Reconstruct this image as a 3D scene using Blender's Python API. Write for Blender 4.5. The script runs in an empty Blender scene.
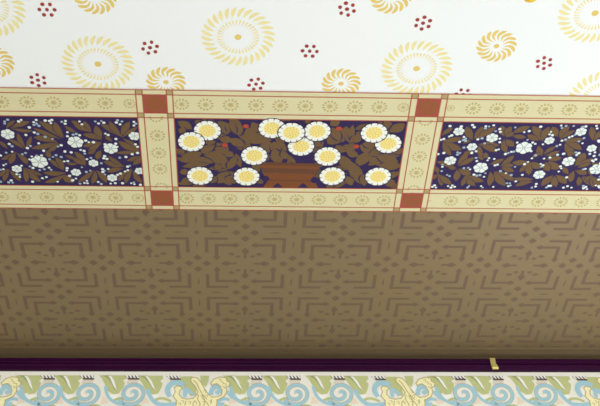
import bpy, bmesh, math, random
from mathutils import Vector, Matrix
random.seed(7)
C = bpy.context.scene.collection
PI = math.pi
# ------------------------------------------------------------------ camera
FPX, YAW, PIT, ROL = 1075.0, 0.0672, 0.7416, -0.0359
EYE, H = 1.55, 3.30                      # eye height, ceiling height
HC = H - EYE
def cam_axes():
    cy, sy, cp, sp = math.cos(YAW), math.sin(YAW), math.cos(PIT), math.sin(PIT)
    fw = Vector((sy*cp, cy*cp, sp)); r = Vector((cy, -sy, 0)); u = r.cross(fw)
    cr, sr = math.cos(ROL), math.sin(ROL)
    return cr*r + sr*u, -sr*r + cr*u, fw
R_, U_, F_ = cam_axes()
def ray(x, y): return F_ + R_*((x-300)/FPX) + U_*((203-y)/FPX)
def ceil_pt(x, y):
    d = ray(x, y); t = HC/d.z
    return (d.x*t, d.y*t)
GAP = 0.018                              # rail top below the ceiling
RAILF = 2.560*(HC-GAP)/HC                # front of the rail
YW = RAILF + 0.026                       # wall plane
def wall_pt(x, y):
    d = ray(x, y); t = YW/d.y
    return (d.x*t, EYE + d.z*t)
cam = bpy.data.objects.new('camera', bpy.data.cameras.new('camera')); C.objects.link(cam)
cam.data.sensor_width = 36; cam.data.lens = FPX*36/600; cam.data.clip_start = .05
m = Matrix((R_, U_, -F_)).transposed().to_4x4(); m.translation = Vector((0, 0, EYE)); cam.matrix_world = m
bpy.context.scene.camera = cam
# ------------------------------------------------------------------ materials
def lin(c):
    c /= 255.0
    return c/12.92 if c <= .04045 else ((c+.055)/1.055)**2.4
MATS = {}
def mat(name, rgb, rough=.75, spec=.25, var=.05, scale=60, metal=0, gain=1.0):
    if name in MATS: return MATS[name]
    mt = bpy.data.materials.new(name); mt.use_nodes = True
    nt = mt.node_tree; b = nt.nodes['Principled BSDF']
    col = [min(.95, lin(v)*gain) for v in rgb]
    tc = nt.nodes.new('ShaderNodeTexCoord'); nz = nt.nodes.new('ShaderNodeTexNoise')
    nz.inputs['Scale'].default_value = scale; nz.inputs['Detail'].default_value = 4
    nt.links.new(tc.outputs['Object'], nz.inputs['Vector'])
    mx = nt.nodes.new('ShaderNodeMix'); mx.data_type = 'RGBA'
    mx.inputs['A'].default_value = [c*(1-var) for c in col]+[1]
    mx.inputs['B'].default_value = [min(1, c*(1+var)) for c in col]+[1]
    nt.links.new(nz.outputs['Fac'], mx.inputs['Factor'])
    nt.links.new(mx.outputs['Result'], b.inputs['Base Color'])
    b.inputs['Roughness'].default_value = rough; b.inputs['Specular IOR Level'].default_value = spec
    b.inputs['Metallic'].default_value = metal
    MATS[name] = mt; return mt
G = 1.0
mat('white_paper', (238,240,240), var=.012, scale=90)
mat('gold_ink', (226,198,112), var=.10); mat('pale_gold_ink', (236,223,162), var=.08)
mat('dark_red_ink', (156,56,54)); mat('cream_paper', (216,208,166), var=.03)
mat('olive_ink', (188,171,116)); mat('olive_square', (172,158,110)); mat('red_line', (176,84,68))
mat('rust_paper', (160,78,64)); mat('rust_petal', (144,88,48))
mat('navy_ground', (46,32,80)); mat('leaf_brown', (108,83,54), var=.08)
mat('flower_white', (228,236,230), var=.02); mat('dot_blue', (160,178,196)); mat('flower_line', (150,158,160))
mat('daisy_white', (238,240,232), var=.02); mat('daisy_yellow', (240,222,142)); mat('daisy_dot', (214,176,78))
mat('bud_red', (176,68,52)); mat('urn_orange', (122,70,36)); mat('urn_brown', (100,64,44))
mat('margin_ground', (133,113,82), rough=.42, spec=.5, var=.05, metal=.45); mat('margin_ink', (113,90,73), rough=.55, spec=.3, var=.05, metal=.2)
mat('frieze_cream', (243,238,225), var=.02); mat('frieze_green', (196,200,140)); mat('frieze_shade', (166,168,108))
mat('frieze_blue', (168,206,218)); mat('frieze_yellow', (249,241,190)); mat('frieze_line', (190,172,116))
mat('frieze_dark', (92,78,68)); mat('frieze_taupe', (226,214,198)); mat('frieze_pink', (238,220,198)); mat('frieze_white', (250,249,243), var=.01)
mat('plum_wood', (46,2,42), rough=.5, spec=.07, var=.35, scale=14)
mat('brass', (206,190,112), rough=.35, metal=.35); mat('yellow_enamel', (250,200,20), rough=.3, spec=.5)
mat('plaster', (235,232,225)); mat('wall_paint', (226,222,212)); mat('oak_floor', (142,132,118)); mat('white_gloss', (240,240,236), rough=.4)
# ------------------------------------------------------------------ mesh helpers
class MB:
    """collects printed shapes and solids, links them as ONE mesh object"""
    def __init__(s): s.v = []; s.f = []; s.m = []; s.names = []
    def mi(s, n):
        if n not in s.names: s.names.append(n)
        return s.names.index(n)
    def face(s, pts, mt):
        i = len(s.v); s.v += [tuple(p) for p in pts]; s.f.append(list(range(i, i+len(pts)))); s.m.append(s.mi(mt))
    def box(s, a, b, mt):
        x0,y0,z0 = a; x1,y1,z1 = b; i = len(s.v)
        s.v += [(x0,y0,z0),(x1,y0,z0),(x1,y1,z0),(x0,y1,z0),(x0,y0,z1),(x1,y0,z1),(x1,y1,z1),(x0,y1,z1)]
        for q in ((0,3,2,1),(4,5,6,7),(0,1,5,4),(1,2,6,5),(2,3,7,6),(3,0,4,7)):
            s.f.append([i+k for k in q]); s.m.append(s.mi(mt))
    def lathe(s, prof, c, mt, n=24):
        i = len(s.v)
        for r, z in prof:
            for k in range(n): s.v.append((c[0]+r*math.cos(2*PI*k/n), c[1]+r*math.sin(2*PI*k/n), c[2]+z))
        for a in range(len(prof)-1):
            for k in range(n):
                s.f.append([i+a*n+k, i+a*n+(k+1)%n, i+(a+1)*n+(k+1)%n, i+(a+1)*n+k]); s.m.append(s.mi(mt))
        s.f.append([i+k for k in range(n)][::-1]); s.m.append(s.mi(mt))
        s.f.append([i+(len(prof)-1)*n+k for k in range(n)]); s.m.append(s.mi(mt))
    def prism_x(s, prof, x0, x1, mt):         # prof of (y, z), extruded along x
        n = len(prof); i = len(s.v)
        s.v += [(x0,y,z) for y,z in prof]+[(x1,y,z) for y,z in prof]
        for k in range(n): s.f.append([i+k, i+(k+1)%n, i+n+(k+1)%n, i+n+k]); s.m.append(s.mi(mt))
        s.f.append([i+k for k in range(n)][::-1]); s.m.append(s.mi(mt)); s.f.append([i+n+k for k in range(n)]); s.m.append(s.mi(mt))
    def build(s, name, parent=None, origin=(0,0,0), smooth=False):
        o_ = Vector(origin)
        me = bpy.data.meshes.new(name); me.from_pydata([tuple(Vector(v)-o_) for v in s.v], [], s.f)
        for n in s.names: me.materials.append(MATS[n])
        me.polygons.foreach_set('material_index', s.m)
        if smooth: me.polygons.foreach_set('use_smooth', [True]*len(s.f))
        me.update(); o = bpy.data.objects.new(name, me); C.objects.link(o)
        if parent:
            o.parent = parent; o.location = o_ - parent.location
        else: o.location = o_
        return o
class Print(MB):
    """ink printed in layers on a sheet pasted on the ceiling (or on the wall)"""
    STEP = .0001
    def __init__(s, base, wall=False): super().__init__(); s.base = base; s.wall = wall; s.n = 0; s.jit = 2e-6
    def ink(s, pts, layer, mt):
        s.n += 1; d = s.base + layer*s.STEP + (s.n % 37)*s.jit      # every ink film lies on the one below
        s.face([(x, YW-d, y) if s.wall else (x, y, H-d) for x, y in pts], mt)
    def sheet(s, x0, y0, x1, y1, mt):
        if s.wall: s.box((x0, YW-s.base, y0), (x1, YW, y1), mt)
        else: s.box((x0, y0, H-s.base), (x1, y1, H), mt)
    def rect(s, x0, y0, x1, y1, layer, mt): s.ink([(x0,y0),(x1,y0),(x1,y1),(x0,y1)], layer, mt)
    def disc(s, c, r, layer, mt, n=14, ry=None): 
        ry = ry or r; s.ink([(c[0]+r*math.cos(2*PI*k/n), c[1]+ry*math.sin(2*PI*k/n)) for k in range(n)], layer, mt)
    def leaf(s, base, tip, w, layer, mt, bend=0.0, ex=.8):
        bx, by = base; tx, ty = tip; L = math.hypot(tx-bx, ty-by)
        if L < 1e-6: return
        ux, uy = (tx-bx)/L, (ty-by)/L; nx, ny = -uy, ux; up, dn = [], []
        for k in range(1, 9):
            t = k/9; h = .5*w*math.sin(PI*t**ex)**.85; b = bend*L*math.sin(PI*t)
            cx, cy = bx+ux*L*t+nx*b, by+uy*L*t+ny*b
            up.append((cx+nx*h, cy+ny*h)); dn.append((cx-nx*h, cy-ny*h))
        s.ink([base]+up+[tip]+dn[::-1], layer, mt)
    def ribbon(s, pts, w, layer, mt):
        L, Rr = [], []
        for k, (x, y) in enumerate(pts):
            a = pts[max(0,k-1)]; b = pts[min(len(pts)-1,k+1)]; d = math.hypot(b[0]-a[0], b[1]-a[1]) or 1
            nx, ny = -(b[1]-a[1])/d, (b[0]-a[0])/d; h = .5*(w[k] if isinstance(w, list) else w)
            L.append((x+nx*h, y+ny*h)); Rr.append((x-nx*h, y-ny*h))
        for k in range(len(pts)-1): s.ink([L[k], L[k+1], Rr[k+1], Rr[k]], layer, mt)
def tag(o, label, cat, group=None):
    o['label'] = label; o['category'] = cat
    if group: o['group'] = group
    return o
def empty(name, loc): 
    o = bpy.data.objects.new(name, None); C.objects.link(o); o.location = loc; o.empty_display_size = .05; return o
def struct(o): o['kind'] = 'structure'; return o
def catmull(P, n=6):
    out = []
    for i in range(len(P)-1):
        p0, p1, p2, p3 = P[max(0,i-1)], P[i], P[i+1], P[min(len(P)-1,i+2)]
        for k in range(n):
            t = k/n
            out.append(tuple(.5*(2*p1[j]+(p2[j]-p0[j])*t+(2*p0[j]-5*p1[j]+4*p2[j]-p3[j])*t*t+(3*p1[j]-p0[j]-3*p2[j]+p3[j])*t**3) for j in (0,1)))
    return out+[P[-1]]
# ------------------------------------------------------------------ the room
X0, X1, YB = -2.3, 2.5, -2.4
mb = MB(); mb.box((X0-.1,YB-.1,H), (X1+.1,YW+.1,H+.12), 'plaster'); struct(mb.build('ceiling'))
mb = MB(); mb.box((X0-.1,YB-.1,-.1), (X1+.1,YW+.1,0), 'oak_floor'); struct(mb.build('floor'))
mb = MB(); mb.box((X0-.1,YB,0), (X0,YW,H), 'wall_paint'); struct(mb.build('wall_left'))
def wall_with_window(name, wname, fixed, axis, a0, a1, w0, w1, zb, zt):
    """a wall of one metre-scale window opening with a sash frame in it"""
    def bx(M, p0, p1, q0, q1, z0, z1, mt):
        if axis == 'x': M.box((p0,q0,z0), (p1,q1,z1), mt)
        else: M.box((q0,p0,z0), (q1,p1,z1), mt)
    f0, f1 = fixed
    M = MB()
    for q0,q1,z0,z1 in ((a0,w0,0,H),(w1,a1,0,H),(w0,w1,0,zb),(w0,w1,zt,H)): bx(M, f0, f1, q0, q1, z0, z1, 'wall_paint')
    struct(M.build(name))
    M = MB(); c = (f0+f1)/2
    for q0,q1,z0,z1 in ((w0,w0+.05,zb,zt),(w1-.05,w1,zb,zt),(w0+.05,w1-.05,zb,zb+.06),(w0+.05,w1-.05,zt-.06,zt),(w0+.05,w1-.05,(zb+zt)/2-.02,(zb+zt)/2+.02),((w0+w1)/2-.015,(w0+w1)/2+.015,zb+.06,(zb+zt)/2-.02),((w0+w1)/2-.015,(w0+w1)/2+.015,(zb+zt)/2+.02,zt-.06)):
        bx(M, c-.025, c+.025, q0, q1, z0, z1, 'white_gloss')
    struct(M.build(wname))
wall_with_window('wall_right', 'window_1', (X1, X1+.1), 'x', YB, YW, -.6, 1.9, .7, 2.6)
wall_with_window('wall_back', 'added_window', (YW, YW+.1), 'y', X0-.1, X1+.1, .65, 2.15, .8, 2.85)  # unseen window in the back wall, added to give the brown paper its sheen
wall_with_window('wall_front', 'window_2', (YB-.1, YB), 'y', X0-.1, X1+.1, -1.4, 1.6, .7, 2.6)
# ------------------------------------------------------------------ ceiling papers
YL = [1.549, 1.563, 1.6168, 1.6307, 1.852, 1.8659, 1.9179, 1.9313]     # border lines across
XL = [-.2415, -.2273, -.1754, -.162, .3571, .3716, .4229, .4366]       # border lines running away
XA, XB = X0+.02, X1-.02
COVE = 2.508
# --- white field with gold wheels and red dots
pf = Print(.0004); pf.sheet(XA, .2, XB, YL[0]+.01, 'white_paper')
def wheel_big(c, R=.0765, ph=0):
    n = 29
    for k in range(n):
        a0 = 2*PI*k/n + ph
        pts = []
        for t in [i/7 for i in range(8)]:
            r = R*(.66+.34*t); a = a0 - .02 - .17*t**1.6; pts.append((r, a))
        w = [.0006, .0036, .0062, .0078, .0084, .0080, .0056, .0008]
        P = [(c[0]+r*math.cos(a), c[1]-r*math.sin(a)) for r, a in pts]
        pf.ribbon(P, w, 1, 'pale_gold_ink')
    n = 34
    for k in range(n):
        a = 2*PI*k/n
        p = lambda r, a: (c[0]+R*r*math.cos(a), c[1]-R*r*math.sin(a))
        pf.ink([p(.37,a), p(.46,a-.035), p(.565,a-.085), p(.56,a+.035), p(.45,a+.030)], 1, 'pale_gold_ink')
    pf.disc(c, R*.095, 1, 'gold_ink', 12)
def wheel_small(c, R=.0425, ph=0):
    n = 16
    for k in range(n):
        a0 = 2*PI*k/n + ph
        P, w = [], []
        for i in range(8):
            t = i/7; r = R*(.33+.67*t); a = a0 + .20*math.sin(t*PI*1.15) - .16*t
            P.append((c[0]+r*math.cos(a), c[1]-r*math.sin(a)))
        w = [.0005, .0022, .0038, .0052, .0066, .0076, .0070, .0014]
        pf.ribbon(P, w, 1, 'gold_ink')
    pf.disc(c, R*.14, 1, 'gold_ink', 12)
def dots(c, ph=0):
    for k in range(7):
        a = ph + 2*PI*k/6; r = 0 if k == 6 else .0150
        pf.disc((c[0]+r*math.cos(a), c[1]-r*math.sin(a)), .0043*random.uniform(.9,1.12), 1, 'dark_red_ink', 9, .0048)
big = [ceil_pt(*q) for q in ((98,64),(238,37),(416.5,68.5),(595,13),(-13,7),(602,97))]
small = [ceil_pt(*q) for q in ((95,-3),(166,82),(341,83.5),(496.5,46),(391,-3.5),(-6,62))]
dot = [ceil_pt(*q) for q in ((47,9.5),(150,47.5),(38,80),(347,9),(309.7,51),(256,84),(423,23),(544,63),(463,94.5))]
for k, c in enumerate(big): wheel_big(c, ph=.07*k)
for k, c in enumerate(small): wheel_small(c, ph=.1*k)
for k, c in enumerate(dot): dots(c, .25*k)
for sx, sy in ((-.95,.02),(1.05,.02),(0,-.27),(-.95,-.27),(1.05,-.27)):      # the same paper carries on past the frame
    for fn, L in ((wheel_big, big[:4]), (wheel_small, small[:5]), (dots, dot[:8])):
        for c in L:
            q = (c[0]+sx, c[1]+sy)
            if (sx or q[1] < 1.24) and q[1] < 1.53 and abs(q[0]) < 1.75 and (abs(sx) < .1 or q[0] < -.62 or q[0] > .80): fn(q)
tag(pf.build('ceiling_paper'), 'white ceiling paper printed with gold pinwheels and small dark red dot clusters', 'wallpaper')
# --- brown lattice margin
pm = Print(.0004); pm.sheet(XA, YL[7]-.01, XB, COVE, 'margin_ground')
PER, LX, LY = .2417, .2393, 2.0163
YMAX, YMIN = COVE-.001, YL[7]-.008
def clip(pts):
    def cut(P, f):
        out = []
        for i in range(len(P)):
            a, b = P[i], P[(i+1) % len(P)]; fa, fb = f(a), f(b)
            if fa >= 0: out.append(a)
            if fa*fb < 0:
                t = fa/(fa-fb); out.append((a[0]+(b[0]-a[0])*t, a[1]+(b[1]-a[1])*t))
        return out
    P = cut(pts, lambda p: YMAX-p[1]); P = cut(P, lambda p: p[1]-YMIN) if P else P
    return P
def mink(pts):
    P = clip(pts)
    if len(P) >= 3: pm.ink(P, 1, 'margin_ink')
def dia(cx, cy, hx, hy): mink([(cx-hx,cy),(cx-hx*.25,cy-hy*.8),(cx,cy-hy),(cx+hx*.25,cy-hy*.8),(cx+hx,cy),(cx+hx*.25,cy+hy*.8),(cx,cy+hy),(cx-hx*.25,cy+hy*.8)])
def bar(x0, y0, x1, y1): mink([(min(x0,x1),min(y0,y1)),(max(x0,x1),min(y0,y1)),(max(x0,x1),max(y0,y1)),(min(x0,x1),max(y0,y1))])
p = PER
W = .036*p
for i in range(-11, 11):
    for j in range(-1, 3):
        for (ox, oy, kind) in ((0,0,'A'),(.5,.5,'A'),(.5,0,'S'),(0,.5,'B')):
            cx, cy = LX+(i+ox)*p, LY+(j+oy)*p
            if not (XA+.15 < cx < XB-.15): continue
            if kind == 'A':
                for dx, dy in ((.095,0),(-.095,0),(0,.095),(0,-.095)): dia(cx+dx*p, cy+dy*p, .047*p, .045*p)
            elif kind == 'S':
                dia(cx, cy, .032*p, .036*p)
                for sx in (-1, 1):
                    dia(cx+sx*.19*p, cy, .075*p, .011*p); dia(cx, cy+sx*.19*p, .010*p, .07*p)
                    for sy in (-1, 1):
                        for d0, l in ((.098, .32), (.200, .395)):
                            a, b = cx+sx*d0*p, cy+sy*d0*p
                            bar(a-W/2*sx, b-W/2*sy, cx+sx*l*p, b+W/2*sy)
                            bar(a-W/2*sx, b+W/2*sy, a+W/2*sx, cy+sy*l*p)
                        d0, l = .200, .400
                        dia(cx+sx*(l-.005)*p, cy+sy*d0*p, .050*p, .036*p); dia(cx+sx*d0*p, cy+sy*(l-.005)*p, .036*p, .050*p)
            else:
                for sx in (-1, 1):
                    bar(cx+sx*.09*p, cy-W*.4, cx+sx*.22*p, cy+W*.4); dia(cx+sx*.20*p, cy, .060*p, .040*p)
                    bar(cx-W*.4, cy+sx*.09*p, cx+W*.4, cy+sx*.22*p); dia(cx, cy+sx*.20*p, .040*p, .060*p)
                    for sy in (-1, 1):
                        dia(cx+sx*.075*p, cy+sy*.115*p, .034*p, .022*p); dia(cx+sx*.145*p, cy+sy*.155*p, .040*p, .024*p)
tag(pm.build('ceiling_paper'), 'bronze brown ceiling paper with interlaced lattice pattern between flowered border and dark rail', 'wallpaper')
# cove between ceiling and wall above the rail
prof = [(YW, H), (COVE, H)]
for k in range(0, 9):
    a = k/8*PI/2; prof.append((COVE+.004+(YW-COVE-.004)*math.sin(a), H-.0008-(GAP-.001)*(1-math.cos(a))))
mb = MB(); mb.prism_x(prof, XA, XB, 'margin_ground'); struct(mb.build('trim_2', smooth=False))
# ------------------------------------------------------------------ border pieces
BB = .0016; RL = .0025
def rosette(P, c, R=.0182, mt='olive_ink', layer=1):
    for k in range(12):
        a = 2*PI*(k+.5)/12; ca, sa = math.cos(a), math.sin(a)
        b = (c[0]+ca*R*.58, c[1]+sa*R*.58); t = (c[0]+ca*R, c[1]+sa*R)
        P.leaf(t, b, R*.26, layer, mt)
        P.leaf((c[0]+ca*R*.16, c[1]+sa*R*.16), (c[0]+ca*R*.46, c[1]+sa*R*.46), R*.10, layer, mt)
    P.disc(c, R*.20, layer, mt, 10)
def line_h(P, x0, x1, y, mt='red_line'): P.rect(x0, y-RL/2, x1, y+RL/2, 3, mt)
def line_v(P, x, y0, y1, mt='red_line'): P.rect(x-RL/2, y0, x+RL/2, y1, 3, mt)
def band_h(name, label, x0, x1, ys, px, pyc, group):
    """a stretch of border running across: rosette band with an edging band on either side"""
    e = empty(name, ((x0+x1)/2 if abs(x0)<1 and abs(x1)<1 else (x0 if abs(x0)<1 else x1), (ys[1]+ys[2])/2, H)); tag(e, label, 'wallpaper border', group)
    P = Print(BB); P.sheet(x0, ys[1], x1, ys[2], 'cream_paper'); yc = (ys[1]+ys[2])/2
    xs = [ceil_pt(x, pyc)[0] for x in px]; sp = .0535
    while xs[0]-sp > x0+.02: xs.insert(0, xs[0]-sp)
    while xs[-1]+sp < x1-.02: xs.append(xs[-1]+sp)
    for x in xs:
        if x0+.004 < x < x1-.004: rosette(P, (x, yc), min(.0182, x-x0-.001, x1-x-.001))
    line_h(P, x0, x1, ys[1]); line_h(P, x0, x1, ys[2]); P.build('rosette_band', e, (e.location.x, yc, H))
    for a, b, yl in ((ys[0], ys[1], ys[0]), (ys[2], ys[3], ys[3])):
        P = Print(BB); P.sheet(x0, a, x1, b, 'cream_paper'); line_h(P, x0, x1, yl); P.build('edging_band', e, (e.location.x, (a+b)/2, H))
    return e
def band_v(name, label, xs, y0, y1, pts, group):
    e = empty(name, ((xs[1]+xs[2])/2, (y0+y1)/2, H)); tag(e, label, 'wallpaper border', group)
    P = Print(BB); P.sheet(xs[1], y0, xs[2], y1, 'cream_paper'); xc = (xs[1]+xs[2])/2
    for q in pts:
        y = ceil_pt(*q)[1]; rosette(P, (xc, y), .0182)
    for y, s in ((y0, 1), (y1, -1)):                           # rosettes cut off by the ends of the strip
        for k in range(7):
            a = PI*k/6*s; R = .0165; c = (xc, y-.002*s)
            P.leaf((c[0]+math.cos(a)*R, c[1]+abs(math.sin(a))*R*s), (c[0]+math.cos(a)*R*.6, c[1]+abs(math.sin(a))*R*.6*s), R*.28, 1, 'olive_ink')
    line_v(P, xs[1], y0, y1); line_v(P, xs[2], y0, y1); P.build('rosette_band', e, (xc, e.location.y, H))
    for a, b, xl in ((xs[0], xs[1], xs[0]), (xs[2], xs[3], xs[3])):
        P = Print(BB); P.sheet(a, y0, b, y1, 'cream_paper'); line_v(P, xl, y0, y1); P.build('edging_band', e, ((a+b)/2, e.location.y, H))
    return e
def block(label, xs, ys):
    e = empty('corner_block', ((xs[1]+xs[2])/2, (ys[1]+ys[2])/2, H)); tag(e, label, 'wallpaper corner block', 'rust corner blocks of the ceiling border')
    P = Print(BB); P.sheet(xs[1], ys[1], xs[2], ys[2], 'rust_paper'); c = (e.location.x, e.location.y)
    for k in range(16):
        a = 2*PI*k/16; P.leaf((c[0]+.009*math.cos(a), c[1]+.009*math.sin(a)), (c[0]+.0235*math.cos(a), c[1]+.0235*math.sin(a)), .006, 1, 'rust_petal')
    P.disc(c, .0065, 1, 'rust_petal'); P.build('block_centre', e, (c[0], c[1], H))
    for a in (0, 2):
        for b in (0, 2):
            P = Print(BB); P.sheet(xs[a], ys[b], xs[a+1], ys[b+1], 'olive_square')
            for x in (xs[a], xs[a+1]): line_v(P, x, ys[b], ys[b+1])
            for y in (ys[b], ys[b+1]): line_h(P, xs[a], xs[a+1], y)
            P.build('crossing_square', e, ((xs[a]+xs[a+1])/2, (ys[b]+ys[b+1])/2, H))
        P = Print(BB); P.sheet(xs[1], ys[a], xs[2], ys[a+1], 'cream_paper')
        line_h(P, xs[1], xs[2], ys[a]); line_h(P, xs[1], xs[2], ys[a+1]); P.build('edging_band', e, (c[0], (ys[a]+ys[a+1])/2, H))
        P = Print(BB); P.sheet(xs[a], ys[1], xs[a+1], ys[2], 'cream_paper')
        line_v(P, xs[a], ys[1], ys[2]); line_v(P, xs[a+1], ys[1], ys[2]); P.build('edging_band', e, ((xs[a]+xs[a+1])/2, c[1], H))
YT, YN = YL[:4], YL[4:]; XLf, XRt = XL[:4], XL[4:]
g = 'cream rosette strips of the ceiling border'
band_h('border_strip', 'cream rosette border strip above the left navy flower panel, beside the white paper', XA, XL[0], YT, [1.5,27.3,53.6,80.5,105.2,129.5], 102, g)
band_h('border_strip', 'cream rosette border strip above the daisy panel, between two rust blocks', XL[3], XL[4], YT, [181.7,205.6,230.7,256,280.3,305.3,330,355,379.6,403.6], 104, g)
band_h('border_strip', 'cream rosette border strip above the right navy flower panel, beside the white paper', XL[7], XB, YT, [450.5,473,497,521,545.5,569.5,593.5], 108, g)
band_h('border_strip', 'cream rosette border strip below the left navy flower panel, beside the brown paper', XA, XL[0], YN, [2,24,47,70.5,93,115.7,138], 197, g)
band_h('border_strip', 'cream rosette border strip below the daisy panel, beside the brown paper', XL[3], XL[4], YN, [187,208.6,230.3,252,274.5,296.8,318.8,340.5,362.2,383.8], 199, g)
band_h('border_strip', 'cream rosette border strip below the right navy flower panel, beside the brown paper', XL[7], XB, YN, [429.8,451,472.8,494,516,538.5,561,582], 200, g)
band_v('border_strip', 'cream rosette cross strip between the left navy panel and the daisy panel', XLf, YL[3], YL[4], [(157,135),(158.5,152.5),(160.3,168.5)], g)
band_v('border_strip', 'cream rosette cross strip between the daisy panel and the right navy panel', XRt, YL[3], YL[4], [(422,138.8),(418.8,156),(416,172.2)], g)
block('rust corner block left of the daisy panel, touching the white paper', XLf, YT)
block('rust corner block right of the daisy panel, touching the white paper', XRt, YT)
block('rust corner block left of the daisy panel, touching the brown paper', XLf, YN)
block('rust corner block right of the daisy panel, touching the brown paper', XRt, YN)
# ------------------------------------------------------------------ flower panels
YP0, YP1 = YL[3]-.004, YL[4]+.004
def in_box(q, x0, x1): return x0 < q[0] < x1
def clipper(P, x0, x1):
    """ink kept inside the panel"""
    old = P.ink
    def cut(Q, f):
        out = []
        for i in range(len(Q)):
            a, b = Q[i], Q[(i+1) % len(Q)]; fa, fb = f(a), f(b)
            if fa >= 0: out.append(a)
            if fa*fb < 0:
                t = fa/(fa-fb); out.append((a[0]+(b[0]-a[0])*t, a[1]+(b[1]-a[1])*t))
        return out
    def ink(pts, layer, mt):
        for f in (lambda q: q[0]-x0, lambda q: x1-q[0], lambda q: q[1]-YP0, lambda q: YP1-q[1]):
            pts = cut(pts, f)
            if len(pts) < 3: return
        old(pts, layer, mt)
    P.ink = ink
def lw(f, tx, ty, bx, by, w):                 # width of a leaf on the ceiling
    d = math.hypot(tx-bx, ty-by) or 1; return w/f*MPX*math.hypot((ty-by)/d, (tx-bx)/d/.71)
def T(ox, oy, f, q): return ceil_pt(ox+q[0]/f, oy+q[1]/f)
MPX = .00222                                    # metres per picture pixel across, about the border
def small_flower(P, c, R, ph=0):
    R2 = R*.56
    for k in range(6):
        a = ph+2*PI*k/6; P.disc((c[0]+R2*math.cos(a), c[1]+R2*math.sin(a)), R*.47, 3, 'flower_white', 12)
    P.disc(c, R*.7, 3, 'flower_white', 12)
    for k in range(6):
        a = ph+2*PI*(k+.5)/6; n = (-math.sin(a)*R*.045, math.cos(a)*R*.045)
        q0 = (c[0]+R*.2*math.cos(a), c[1]+R*.2*math.sin(a)); q1 = (c[0]+R*.86*math.cos(a), c[1]+R*.86*math.sin(a))
        P.ink([(q0[0]+n[0],q0[1]+n[1]),(q1[0]+n[0],q1[1]+n[1]),(q1[0]-n[0],q1[1]-n[1]),(q0[0]-n[0],q0[1]-n[1])], 4, 'flower_line')
    P.disc(c, R*.2, 4, 'flower_line', 10); P.disc(c, R*.11, 5, 'flower_white', 8)
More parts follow.
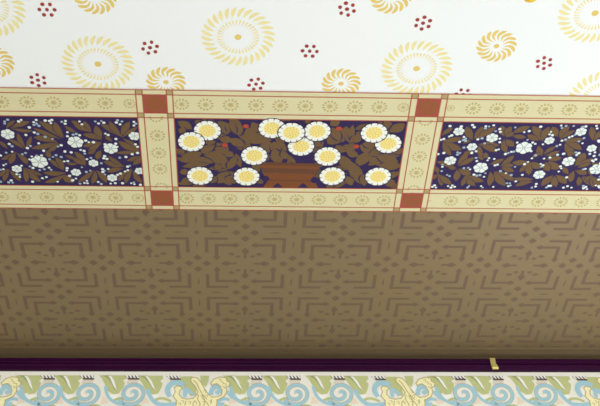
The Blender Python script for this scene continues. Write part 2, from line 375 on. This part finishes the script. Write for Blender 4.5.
TILES = {
 'A': (0,112,8, [(120,65,50,130,28),(240,75,90,125,40),(265,150,90,130,28),(140,165,205,290,40),(250,190,205,290,35),(0,230,60,290,30),(70,215,190,290,32),(310,70,500,205,55),(265,125,480,210,36),(435,75,510,200,55),(265,200,460,240,50),(250,290,460,245,42),(380,320,470,245,35),(520,110,610,160,32),(570,70,650,110,32)],
  [(62,175,55),(604,238,64)],
  [(62,58),(38,72),(38,88),(150,72),(170,60),(235,120),(208,180),(290,60),(270,78),(272,100),(292,90),(312,107),(275,160),(303,172),(362,65),(396,68),(415,60),(408,85),(362,195),(420,212),(310,247),(245,268),(220,285),(350,305),(75,252),(97,270),(495,75),(525,68),(522,90),(540,158),(540,190),(583,178),(465,272),(490,262),(520,310)]),
 'B': (0,150,8, [(10,75,130,15,35),(80,110,125,25,50),(220,115,135,20,45),(340,200,200,140,35),(325,255,205,145,50),(210,255,190,140,50),(30,250,70,150,45),(165,250,75,160,40),(0,210,60,150,30),(390,75,510,160,40),(445,55,510,160,50),(345,180,530,180,42),(355,260,520,195,42),(590,260,505,195,66),(400,60,380,0,45),(520,40,610,75,30),(530,105,620,110,25)],
  [(315,92,70),(135,148,42),(608,176,42)],
  [(50,18),(98,10),(5,40),(48,108),(30,118),(5,155),(28,150),(180,30),(205,20),(237,72),(295,42),(333,40),(255,48),(240,128),(265,140),(318,157),(355,150),(393,138),(410,155),(172,122),(135,190),(158,195),(160,212),(5,250),(90,240),(70,255),(103,258),(262,250),(340,222),(372,213),(462,250),(397,70),(425,52),(450,38),(490,52),(520,10),(570,15),(515,88),(543,85),(538,142),(535,160),(557,203),(580,240),(350,5)]),
 'C': (72,112,8, [(190,105,235,220,60),(85,175,240,220,45),(95,70,155,155,45),(10,85,150,155,45),(90,275,235,240,45),(130,320,235,245,40),(265,190,320,235,30),(230,95,395,195,50),(300,70,395,190,50),(460,75,395,185,55),(530,115,400,200,30),(540,320,410,210,45),(370,230,520,310,50)],
  [(310,290,58),(500,190,46)],
  [(60,72),(80,95),(187,72),(213,88),(235,68),(255,82),(268,170),(290,180),(352,212),(355,80),(365,62),(400,72),(385,95),(495,75),(510,90),(495,105),(135,238),(172,238),(110,225),(10,178),(35,172),(62,182),(70,300),(95,305),(350,250),(362,275),(508,255),(525,275),(265,255)]),
 'D': (72,150,8, [(250,90,420,130,50),(290,45,410,125,35),(280,175,410,145,40),(350,20,540,10,30),(440,85,550,45,35),(490,115,550,55,45),(45,255,175,160,40),(160,270,185,165,48),(275,260,195,160,50),(130,30,190,-10,30),(200,75,230,0,50),(370,250,480,150,45),(430,265,480,160,45),(560,265,490,165,48),(20,10,110,115,50),(0,55,110,120,40)],
  [(172,102,41),(322,220,43),(540,165,39)],
  [(98,5),(103,25),(120,70),(152,60),(262,45),(255,62),(280,68),(382,58),(432,52),(482,30),(525,20),(235,102),(445,130),(462,122),(425,168),(447,158),(245,150),(258,162),(290,148),(247,172),(265,192),(80,135),(115,172),(147,162),(388,185),(365,195),(210,252),(235,268),(310,265),(347,262),(405,262),(475,262),(495,255),(500,270),(548,275),(65,265),(100,260),(125,262),(120,243),(8,238),(32,225)]),
 'E': (428,116,6.977, [(175,80,95,135,32),(270,70,310,165,55),(380,70,320,160,50),(480,75,335,165,45),(240,150,100,175,38),(300,165,245,190,25),(235,235,110,180,50),(160,275,105,180,45),(500,205,350,195,38),(480,250,365,200,45),(370,280,360,205,45),(250,280,290,235,40),(515,65,530,140,58),(580,70,545,140,50),(600,110,540,145,30),(545,255,530,160,50),(600,210,545,160,45)],
  [(215,105,39),(447,150,43),(307,213,37)],
  [(153,67),(148,140),(165,132),(110,157),(90,163),(250,143),(262,155),(245,165),(262,170),(220,177),(250,217),(232,70),(310,60),(322,75),(403,68),(400,82),(425,70),(458,62),(472,103),(500,88),(505,108),(347,160),(377,153),(395,188),(500,155),(500,180),(492,230),(475,235),(205,250),(222,255),(110,255),(70,262),(305,252),(335,243),(540,262),(560,255),(580,247)]),
 'F': (428,152,6.977, [(275,0,205,85,45),(325,35,210,95,38),(60,65,195,115,40),(140,105,200,115,30),(195,200,205,120,55),(300,155,215,115,48),(390,205,260,160,45),(330,235,255,165,42),(235,235,255,170,40),(95,235,70,150,50),(165,225,80,155,45),(50,100,70,150,35),(35,190,65,150,30),(375,55,370,0,58),(410,40,400,0,40),(530,45,430,85,35),(600,20,505,100,40),(600,90,515,105,35),(600,135,510,110,38),(600,200,470,135,45),(540,235,460,135,55),(425,235,435,135,55)],
  [(155,58,44),(367,107,53)],
  [(110,5),(70,12),(205,15),(100,85),(100,100),(95,130),(133,157),(150,165),(250,110),(280,107),(293,118),(305,5),(335,38),(340,60),(425,40),(415,55),(462,45),(467,90),(485,85),(505,130),(543,145),(580,158),(320,155),(340,162),(362,158),(390,170),(400,145),(30,240),(45,230),(55,245),(140,235),(170,230),(185,240),(160,245),(285,235),(275,245),(370,235),(380,245),(455,240),(550,215),(570,215),(560,235),(575,230)]),
 'G': (512,116,6.818, [(125,70,0,115,40),(95,145,0,130,32),(140,65,195,165,58),(255,70,205,170,50),(105,125,185,165,38),(275,70,310,140,55),(390,65,325,150,50),(430,95,330,155,30),(490,155,350,170,38),(540,70,550,165,50),(600,100,560,165,40),(425,265,360,185,50),(475,230,365,180,40),(200,270,180,200,50),(300,205,215,260,30),(325,235,225,270,30),(500,250,440,290,30)],
  [(80,215,58),(255,165,35),(470,105,39),(543,218,35)],
  [(22,75),(83,107),(117,100),(195,70),(265,105),(255,122),(275,128),(335,62),(340,78),(368,65),(420,65),(480,72),(503,68),(575,65),(580,82),(365,157),(390,143),(410,135),(340,165),(430,125),(455,170),(480,183),(490,148),(35,178),(105,160),(140,178),(158,187),(210,190),(305,202),(327,193),(590,165),(435,245),(455,250),(440,265),(530,255),(565,245),(310,262),(350,255),(130,237),(10,240)]),
 'H': (512,152,6.818, [(0,70,110,65,40),(50,135,125,65,42),(115,155,130,70,55),(195,110,135,65,50),(200,0,130,40,28),(340,40,235,50,38),(320,115,250,60,55),(250,130,230,65,55),(145,185,0,175,32),(20,230,140,200,35),(200,230,280,155,50),(300,235,290,160,55),(370,215,300,155,48),(500,5,430,95,55),(550,40,440,90,35),(540,75,445,105,30),(400,205,420,125,50),(510,150,430,125,40),(455,230,455,165,45),(545,225,475,170,45),(600,200,485,165,40),(350,100,385,150,35),(380,0,420,15,40)],
  [(385,62,46),(185,152,43),(575,115,51)],
  [(135,40),(160,20),(218,42),(258,35),(85,80),(108,65),(20,98),(195,78),(210,88),(200,97),(310,15),(355,8),(318,130),(330,95),(335,108),(372,170),(70,153),(25,197),(135,240),(165,215),(160,232),(235,238),(250,228),(262,228),(350,240),(378,230),(405,240),(485,228),(485,240),(570,225),(590,230),(555,62),(570,48),(547,55),(500,112),(485,115),(590,185),(440,15),(530,10)]),
}
class Shift:
    def __init__(s, P, dx): s.P = P; s.dx = dx
def side_panel(keys, x0, x1, shifts, label, origin):
    P = Print(.0008); P.sheet(x0-.004, YP0, x1+.004, YP1, 'navy_ground'); clipper(P, x0-.004, x1+.004)
    raw = P.ink
    for dx in shifts:
        P.ink = (lambda d: (lambda pts, l, mt: raw([(x+d, y) for x, y in pts], l, mt)))(dx)
        rnd = random.Random(3); nl = 0 if dx == 0 else 70 if abs(dx) < .5 else 140
        for key in keys:
            ox, oy, f, leaves, flowers, ds = TILES[key]
            P.jit = 0
            for tx, ty, bx, by, w in leaves:
                nl += 1; B_, T_ = T(ox,oy,f,(bx,by)), T(ox,oy,f,(tx,ty)); wd = lw(f,tx,ty,bx,by,w)*.95; bd = rnd.choice((-1,1))*rnd.uniform(.02,.07)
                P.leaf(B_, T_, wd+.0036, .1+.013*nl, 'navy_ground', bd, 1.15)
                P.leaf(B_, T_, wd, .1065+.013*nl, 'leaf_brown', bd, 1.15)
                mid = ((B_[0]*.75+T_[0]*.25), (B_[1]*.75+T_[1]*.25)); P.ribbon([B_, mid], .0022, 2.97, 'leaf_brown')
            P.jit = 2e-6
            for x, y, r in flowers:
                small_flower(P, T(ox,oy,f,(x,y)), r/f*MPX, rnd.uniform(0,1))
            for x, y in ds:
                P.disc(T(ox,oy,f,(x,y)), .0034*rnd.uniform(.8,1.15), 6, 'flower_white' if rnd.random() < .68 else 'dot_blue', 9)
    P.ink = raw
    tag(P.build('flower_panel', None, origin), label, 'wallpaper panel')
side_panel('ABCD', XA, XL[0], (0, -.34, -.68), 'navy ceiling panel of small white flowers and brown leaves, left of the daisy panel', (XL[0], 1.74, H))
side_panel('EFGH', XL[7], XB, (0, .365, .73), 'navy ceiling panel of small white flowers and brown leaves, right of the daisy panel', (XL[7], 1.74, H))
# --- daisy panel
P = Print(.0008); P.sheet(XL[3]-.004, YP0, XL[4]+.004, YP1, 'navy_ground'); clipper(P, XL[3]-.004, XL[4]+.004)
CL = [(172,114,10,[(60,70,200,150,58),(65,150,140,175,50),(470,65,560,200,90),(600,80,570,180,70),(600,270,470,240,55),(60,350,125,395,42),(290,390,430,300,55),(560,390,430,330,60),(330,285,440,275,40),(230,65,290,95,40)]),
 (172,150,10,[(85,90,300,20,72),(400,10,410,105,95),(180,95,420,120,62),(100,165,370,140,46),(75,220,180,215,46),(95,335,190,270,52),(420,0,560,190,92),(460,330,560,210,92),(490,190,430,140,52),(520,20,620,60,50),(620,80,560,190,60),(390,330,440,260,52),(530,330,610,250,60)]),
 (230,114,10,[(80,75,95,220,74),(0,60,60,200,44),(220,80,290,180,62),(270,140,140,200,60),(90,225,420,260,84),(0,240,150,320,62),(390,270,360,390,110),(470,260,560,390,62),(440,270,470,400,84),(600,20,540,60,50)]),
 (230,150,10,[(500,140,440,-20,90),(560,90,520,0,54),(60,30,110,170,50),(0,150,60,60,52),(330,330,270,290,42),(20,330,70,280,50),(380,30,330,120,50)]),
 (288,114,10,[(420,110,520,60,52),(400,215,520,285,90),(590,120,540,280,90),(440,130,520,270,66),(250,290,340,310,44),(170,80,230,60,40),(560,380,480,310,60)]),
 (346,114,8.57,[(0,100,40,250,56),(60,90,40,230,44),(140,185,30,235,52),(390,70,330,110,62),(505,80,370,150,58),(230,330,120,260,52),(10,280,70,330,50),(480,300,400,330,50),(250,270,140,250,44)]),
 (340,150,8.57,[(245,10,140,140,72),(250,100,320,40,62),(280,110,440,105,46),(180,290,85,90,80),(70,170,10,40,72),(490,155,320,125,50),(500,105,310,40,62),(490,215,420,195,42),(465,300,400,250,52),(100,300,60,220,52),(210,305,190,200,56),(60,10,160,50,44),(330,10,250,40,44)])]
n = 0; P.jit = 0
rl = random.Random(11)
for k in range(90):                             # smaller leaves behind, spreading from the urn
    x, y = rl.uniform(XL[3], XL[4]), rl.uniform(YP0+.01, YP1-.01); a = math.atan2(y-1.87, x-.1)+rl.uniform(-.7,.7); l = rl.uniform(.034,.05)
    q0, q1 = (x-math.cos(a)*l/2, y-math.sin(a)*l/2), (x+math.cos(a)*l/2, y+math.sin(a)*l/2)
    P.leaf(q0, q1, l*.40+.0036, .05+.006*k, 'navy_ground'); P.leaf(q0, q1, l*.40, .053+.006*k, 'leaf_brown')
for ox, oy, f, L in CL:
    for tx, ty, bx, by, w in L:
        n += 1
        P.leaf(T(ox,oy,f,(bx,by)), T(ox,oy,f,(tx,ty)), lw(f,tx,ty,bx,by,w)*1.36+.0036, .6+.07*n, 'navy_ground')
        P.leaf(T(ox,oy,f,(bx,by)), T(ox,oy,f,(tx,ty)), lw(f,tx,ty,bx,by,w)*1.36, .635+.07*n, 'leaf_brown', .03*math.sin(n), 1.05)
def poly_px(P, pts, layer, mt): P.ink([ceil_pt(*q) for q in pts], layer, mt)
poly_px(P, [(258.5,163.5),(321,165),(318,169),(315.5,174.5),(311.5,178),(316,183),(318.5,188),(263,187),(267,181.5),(270,178),(265,174),(262,169)], 6.8, 'urn_orange')
poly_px(P, [(259,161.5),(320.5,163.2),(320.5,166),(259.5,164.6)], 6.9, 'urn_brown')
poly_px(P, [(261.5,167.3),(318.6,168.9),(316.2,173.6),(264,172.2)], 6.9, 'urn_brown')
poly_px(P, [(268.5,179),(313,180),(312.4,181.3),(269,180.4)], 6.9, 'urn_brown')
for cx in (277.5, 303): poly_px(P, [(cx-5.5,187.3),(cx-2,184),(cx,182.6),(cx+2.2,184),(cx+5.5,187.5)], 7.0, 'navy_ground')
for cx, cy in ((265.5,178.5),(314.3,179.6)): P.disc(ceil_pt(cx,cy), .0085, 7.0, 'navy_ground', 12, .0105)
for x, y in ((224.8,144.7),(246,125.8),(339,128),(356.3,146)): P.disc(ceil_pt(x,y), .0068, 7.0, 'bud_red', 12, .0062)
P.jit = 2e-6
def daisy(c, k, R=.0300):
    l = 9+3*(0,1,0,1,3,2,0,0,1,0,1,1,0,1)[k]; ph = .4*k
    P.disc(c, R*1.07, l-.8, 'navy_ground', 30)
    pts = []
    N = 12
    for i in range(N*6):
        a = ph+2*PI*i/(N*6); s = abs(math.sin(N*(a-ph)/2)); pts.append((c[0]+R*(.94+.06*s**.5)*math.cos(a), c[1]+R*(.94+.06*s**.5)*math.sin(a)))
    P.ink(pts, l, 'daisy_white')
    for i in range(N):
        a = ph+2*PI*i/N; ca, sa = math.cos(a), math.sin(a); h = R*.045
        P.ink([(c[0]+ca*R*.72, c[1]+sa*R*.72), (c[0]+ca*R*1.0-sa*h, c[1]+sa*R*1.0+ca*h), (c[0]+ca*R*1.0+sa*h, c[1]+sa*R*1.0-ca*h)], l+.8, 'leaf_brown')
    P.disc(c, R*.63, l+.8, 'daisy_yellow', 26)
    for i in range(24):
        r = R*.57*math.sqrt((i+.5)/24); a = i*2.39996
        P.disc((c[0]+r*math.cos(a), c[1]+r*math.sin(a)), R*.05, l+1.6, 'daisy_dot', 7)
DA = [(207.4,130.2),(191.4,141.2),(301,145.8),(272,127.8),(291.4,131.9),(317.2,130.7),(254.3,155.2),(200,175.4),(246.6,176.0),(327.5,156),(332.2,175.7),(374,132.4),(388.2,143.2),(378,176)]
for k, q in enumerate(DA): daisy(ceil_pt(*q), k)
tag(P.build('flower_panel', None, ((XL[3]+XL[4])/2, 1.74, H)), 'navy ceiling panel with large white daisies, brown leaves and a squat orange brown urn', 'wallpaper panel')
# ------------------------------------------------------------------ wall frieze
ZR = H-GAP-.0305                        # underside of the rail on the wall
FH = .34
P = Print(.0005, wall=True); P.sheet(XA, ZR-FH, XB, ZR, 'frieze_cream')
S3 = 8.5714
def w3(q, ox): return wall_pt(ox+q[0]/S3, 366+q[1]/S3)
REP = wall_pt(257,392)[0]-wall_pt(47.5,392)[0]
zl = wall_pt(300,375.2)[1]             # top line of the pattern
PW = Print.ink
def frieze_unit(dx):
    def raw(pts, l, mt):
        Q = [(min(max(x+dx, XA), XB), max(min(y, zl), ZR-FH)) for x, y in pts]
        if max(q[0] for q in Q)-min(q[0] for q in Q) > 1e-4 and max(q[1] for q in Q)-min(q[1] for q in Q) > 1e-4: PW(P, Q, l*4, mt)
    def poly(pts, ox, layer, mt): raw([w3(q, ox) for q in pts], layer, mt)
    def rib(pts, w, ox, layer, mt, sm=True):
        Q = catmull(pts) if sm else pts
        for k in range(len(Q)-1):
            a, b = Q[k], Q[k+1]; d = math.hypot(b[0]-a[0], b[1]-a[1]) or 1; nx, ny = -(b[1]-a[1])/d*w/2, (b[0]-a[0])/d*w/2
            e = .12; ax, ay = a[0]-(b[0]-a[0])*e, a[1]-(b[1]-a[1])*e; bx, by = b[0]+(b[0]-a[0])*e, b[1]+(b[1]-a[1])*e
            raw([w3(q, ox) for q in ((ax+nx,ay+ny),(bx+nx,by+ny),(bx-nx,by-ny),(ax-nx,ay-ny))], layer, mt)
    def leaf_mass(ox, s=0):
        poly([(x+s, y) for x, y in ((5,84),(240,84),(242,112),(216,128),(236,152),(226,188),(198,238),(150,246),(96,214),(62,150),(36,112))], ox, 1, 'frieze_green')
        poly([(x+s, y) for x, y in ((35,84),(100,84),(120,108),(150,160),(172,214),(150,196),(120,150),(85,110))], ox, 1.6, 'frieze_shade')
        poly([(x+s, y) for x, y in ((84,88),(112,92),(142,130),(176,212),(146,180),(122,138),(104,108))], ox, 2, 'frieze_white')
        poly([(x+s, y) for x, y in ((120,250),(200,246),(190,272),(150,285),(128,270))], ox, 1, 'frieze_white')
        rib([(165+s,300),(205+s,281),(255+s,282),(310+s,305)], 22, ox, 1.2, 'frieze_green')
        poly([(x+s, y) for x, y in ((70,262),(98,280),(128,318),(55,330))], ox, 1, 'frieze_pink')
        rib([(120+s,420),(60+s,360),(10+s,345),(-60+s,372)], 30, ox, 1.2, 'frieze_green')
    def hatch(ox, s=0):
        poly([(x+s, y) for x, y in ((222,86),(342,86),(352,122),(262,122))], ox, 2, 'frieze_dark')
        for k in range(4):
            poly([(x+s+k*29, y) for x, y in ((228,84),(246,84),(262,108),(248,108))], ox, 3, 'frieze_white')
        poly([(x+s, y) for x, y in ((258,122),(345,122),(340,158),(250,158))], ox, 1.4, 'frieze_taupe')
        poly([(x+s, y) for x, y in ((262,134),(342,134),(340,140),(258,140))], ox, 1.8, 'frieze_pink')
    def scroll(ox, s=0, tail=True):
        cx, cy = 312+s, 237
        ring = [(cx+(92 if 0 else r)*math.cos(math.radians(a))*1.03, cy-r*.93*math.sin(math.radians(a))) for a, r in ((-150,116),(-120,108),(-90,103),(-60,99),(-30,95),(0,90),(30,84),(60,80),(90,77),(120,76),(150,76),(180,74),(210,70),(240,63),(270,55),(300,48),(330,41),(360,34),(400,25),(440,17),(480,9),(530,2))]
        poly([(cx+80*math.cos(k*.3), cy-75*math.sin(k*.3)) for k in range(21)], ox, 2.4, 'frieze_cream')
        rib(ring, 34, ox, 2.8, 'frieze_line'); rib(ring, 28, ox, 3, 'frieze_blue')
        if tail: rib([(76+s,176),(92+s,230),(125+s,280),(170+s,312),(225+s,330),(262+s,330)], 25, ox, 3, 'frieze_blue')
    # three plain scrolls
    for ox, s, tl in ((221.5, 0, True), (260, 0, True), (304.2, 0, True)):
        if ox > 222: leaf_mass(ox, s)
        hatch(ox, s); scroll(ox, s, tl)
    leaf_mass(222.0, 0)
    # grotesque: leaves behind, blue bits, yellow body
    for ox in (137,): leaf_mass(ox-2); hatch(ox+3)
    poly([(440,90),(530,90),(560,150),(570,250),(520,260),(450,170),(400,130)], 130, 1, 'frieze_green')
    poly([(600,84),(680,84),(672,140),(650,180),(610,150)], 130, 1, 'frieze_green')
    poly([(810,84),(930,84),(960,200),(900,240),(840,170),(850,140)], 130, 1, 'frieze_green')
    rib([(345,262),(322,222),(330,180),(365,150),(415,146),(465,168)], 44, 130, 3, 'frieze_blue')
    poly([(360,190),(392,188),(380,225),(372,262),(350,240)], 130, 3.5, 'frieze_white')
    poly([(455,190),(485,185),(515,205),(550,240),(535,258),(505,240),(495,225),(480,275),(455,268)], 130, 3, 'frieze_blue')
    rib([(150,200),(165,245),(200,300),(250,330),(330,335),(395,325)], 34, 130, 3, 'frieze_blue')
    rib([(694,250),(700,215),(730,180),(775,185)], 40, 130, 3, 'frieze_blue'); rib([(740,240),(762,220),(790,222)], 36, 130, 3, 'frieze_blue')
    poly([(640,190),(690,150),(688,200),(700,240),(670,230)], 130, 2, 'frieze_white')
    poly([(830,215),(860,215),(915,275),(985,320),(1085,340),(1010,345),(930,315),(870,280),(832,245)], 130, 3, 'frieze_blue')
    rib([(750,310),(800,285),(850,290)], 26, 130, 2, 'frieze_blue'); poly([(748,318),(810,312),(800,370),(745,370)], 130, 2.2, 'frieze_blue')
    Y = [(395,470),(395,343),(400,300),(370,260),(388,225),(380,190),(405,172),(440,182),(450,195),(428,215),(422,245),(445,278),(490,288),(540,280),(575,250),(585,225),(555,175),(525,140),(520,115),(545,98),(580,108),(610,145),(640,200),(670,245),(707,272),(757,265),(785,250),(790,215),(775,178),(745,155),(720,160),(702,172),(692,150),(722,115),(772,98),(827,105),(829,130),(857,150),(847,178),(822,185),(829,225),(807,265),(747,295),(742,343),(742,470)]
    poly(Y, 130, 4, 'frieze_yellow'); rib(Y[1:-1], 7, 130, 4.4, 'frieze_line', False)
    for L in ([(545,125),(575,160),(610,230),(660,290)], [(590,250),(580,290),(600,330),(595,400)], [(620,280),(660,320),(690,380)], [(560,300),(540,330),(550,400)], [(480,300),(470,343)], [(700,290),(690,330)], [(620,250),(640,300),(630,360)]):
        rib(L, 7, 130, 5, 'frieze_line')
    for cx, cy in ((640,225),(655,262),(610,268),(630,318),(690,310),(560,320),(510,318),(450,310),(425,330),(790,150),(815,165),(770,125),(800,190)):
        rib([(cx-9,cy-8),(cx+4,cy-9),(cx+11,cy+1),(cx+3,cy+10)], 5, 130, 5, 'frieze_line')
    # lower half of the band, below the frame: the vine mirrored
    for s in (0, 190, 380, 560, 760, 950, 1150, 1330, 1520):
        poly([(x+s, y) for x, y in ((0,470),(90,430),(150,500),(140,600),(60,640),(20,560))], 130, 1, 'frieze_green')
for k in range(-4, 5): frieze_unit(k*REP)
tag(P.build('wall_frieze', None, (0, YW, ZR)), 'cream wall frieze with sage leaves, pale blue scrolls and yellow grotesques under the dark rail', 'wallpaper frieze')
# ------------------------------------------------------------------ picture rail
zt = H-GAP
prof = [(YW, zt), (RAILF+.004, zt), (RAILF, zt-.003), (RAILF, zt-.008), (RAILF+.004, zt-.011)]
for k in range(1, 8):
    t = k/8; prof.append((RAILF+.003+.003*math.sin(PI*t)-.002*t, zt-.010-.011*t))
prof += [(RAILF+.001, zt-.022), (RAILF+.003, zt-.025), (RAILF+.010, zt-.028), (RAILF+.014, zt-.0305), (YW, zt-.0305)]
mb = MB(); mb.prism_x(prof, XA, XB, 'plum_wood'); struct(mb.build('trim_1'))
# ------------------------------------------------------------------ picture hook on the rail
def face_x(px, py):
    d = ray(px, py); t = RAILF/d.y; return d.x*t
hx0, hx1 = face_x(490.2,362), face_x(495.3,362)
e = empty('picture_hook', ((hx0+hx1)/2, RAILF, zt-.0305)); tag(e, 'small pale brass picture hook clipped over the dark plum rail', 'picture hook')
def strap(line, th, x0, x1, name):
    up, dn = [], []
    for k, (y, z) in enumerate(line):
        a, b = line[max(0,k-1)], line[min(len(line)-1,k+1)]; d = math.hypot(b[0]-a[0], b[1]-a[1]); n = (-(b[1]-a[1])/d, (b[0]-a[0])/d)
        up.append((y+n[0]*th/2, z+n[1]*th/2)); dn.append((y-n[0]*th/2, z-n[1]*th/2))
    M = MB(); M.prism_x(up+dn[::-1], x0, x1, 'brass'); return M.build(name, e, (e.location.x, RAILF, zt-.02))
strap([(RAILF+.016, zt-.001), (RAILF+.013, zt+.002), (RAILF+.004, zt+.002), (RAILF-.0025, zt-.002), (RAILF-.003, zt-.012), (RAILF-.003, zt-.026)], .0018, hx0, hx1, 'hook_strap')
strap([(RAILF-.001, zt-.022), (RAILF-.004, zt-.026), (RAILF-.004, zt-.036), (RAILF-.006, zt-.041), (RAILF-.010, zt-.042), (RAILF-.012, zt-.038)], .0022, hx0+.001, hx1+.003, 'hook_lip')
# ------------------------------------------------------------------ yellow knob hanging at the top edge
d = ray(530.5, -6.8); t = 1.42/d.z; kp = Vector((d.x*t, d.y*t, EYE+d.z*t)); r = .0150
e = empty('hanging_knob', (kp.x, kp.y, H)); tag(e, 'bright yellow rounded knob dipping in at the top edge, right of centre', 'hanging knob')
M = MB(); M.lathe([(r*math.sin(PI*k/14)+1e-4, -r*math.cos(PI*k/14)) for k in range(15)], kp, 'yellow_enamel'); M.build('knob', e, kp, True)
M = MB(); M.lathe([(.002, r*.9), (.002, H-.02-kp.z)], kp, 'white_gloss', 10); M.build('cord', e, kp, True)
M = MB(); M.lathe([(.012, -.02), (.03, -.012), (.034, 0)], (kp.x, kp.y, H-.0005), 'white_gloss', 24); M.build('ceiling_rose', e, (kp.x, kp.y, H), True)
# ------------------------------------------------------------------ light
w = bpy.data.worlds.new('world'); bpy.context.scene.world = w; w.use_nodes = True
w.node_tree.nodes['Background'].inputs['Color'].default_value = (.92,.96,1,1); w.node_tree.nodes['Background'].inputs['Strength'].default_value = 1.0
def area(name, loc, target, sx, sy, power, col):
    l = bpy.data.lights.new(name, 'AREA'); l.shape = 'RECTANGLE'; l.size = sx; l.size_y = sy; l.energy = power; l.color = col
    o = bpy.data.objects.new(name, l); C.objects.link(o); o.location = loc
    o.rotation_euler = (Vector(target)-Vector(loc)).to_track_quat('-Z', 'Y').to_euler(); return o
area('daylight_right', (X1-.02, .65, 1.65), (0, .9, 2.3), 2.3, 1.8, 5, (.90,.96,1))
area('daylight_front', (.1, YB+.02, 1.65), (0, 1.5, 2.2), 2.8, 1.8, 124, (.91,.965,1))
area('added_back_light', (1.35, YW-.36, 1.75), (1.05, 1.35, 2.75), 1.4, 1.5, 16, (.92,.97,1))  # added light standing inside the room, tilted up to brighten the brown paper
sc = bpy.context.scene
sc.view_settings.view_transform = 'Standard'; sc.view_settings.look = 'None'; sc.view_settings.gamma = 1; sc.view_settings.use_curve_mapping = False
sc.view_settings.exposure = 0.0
sc.cycles.use_denoising = True
sc.cycles.filter_width = 1.6
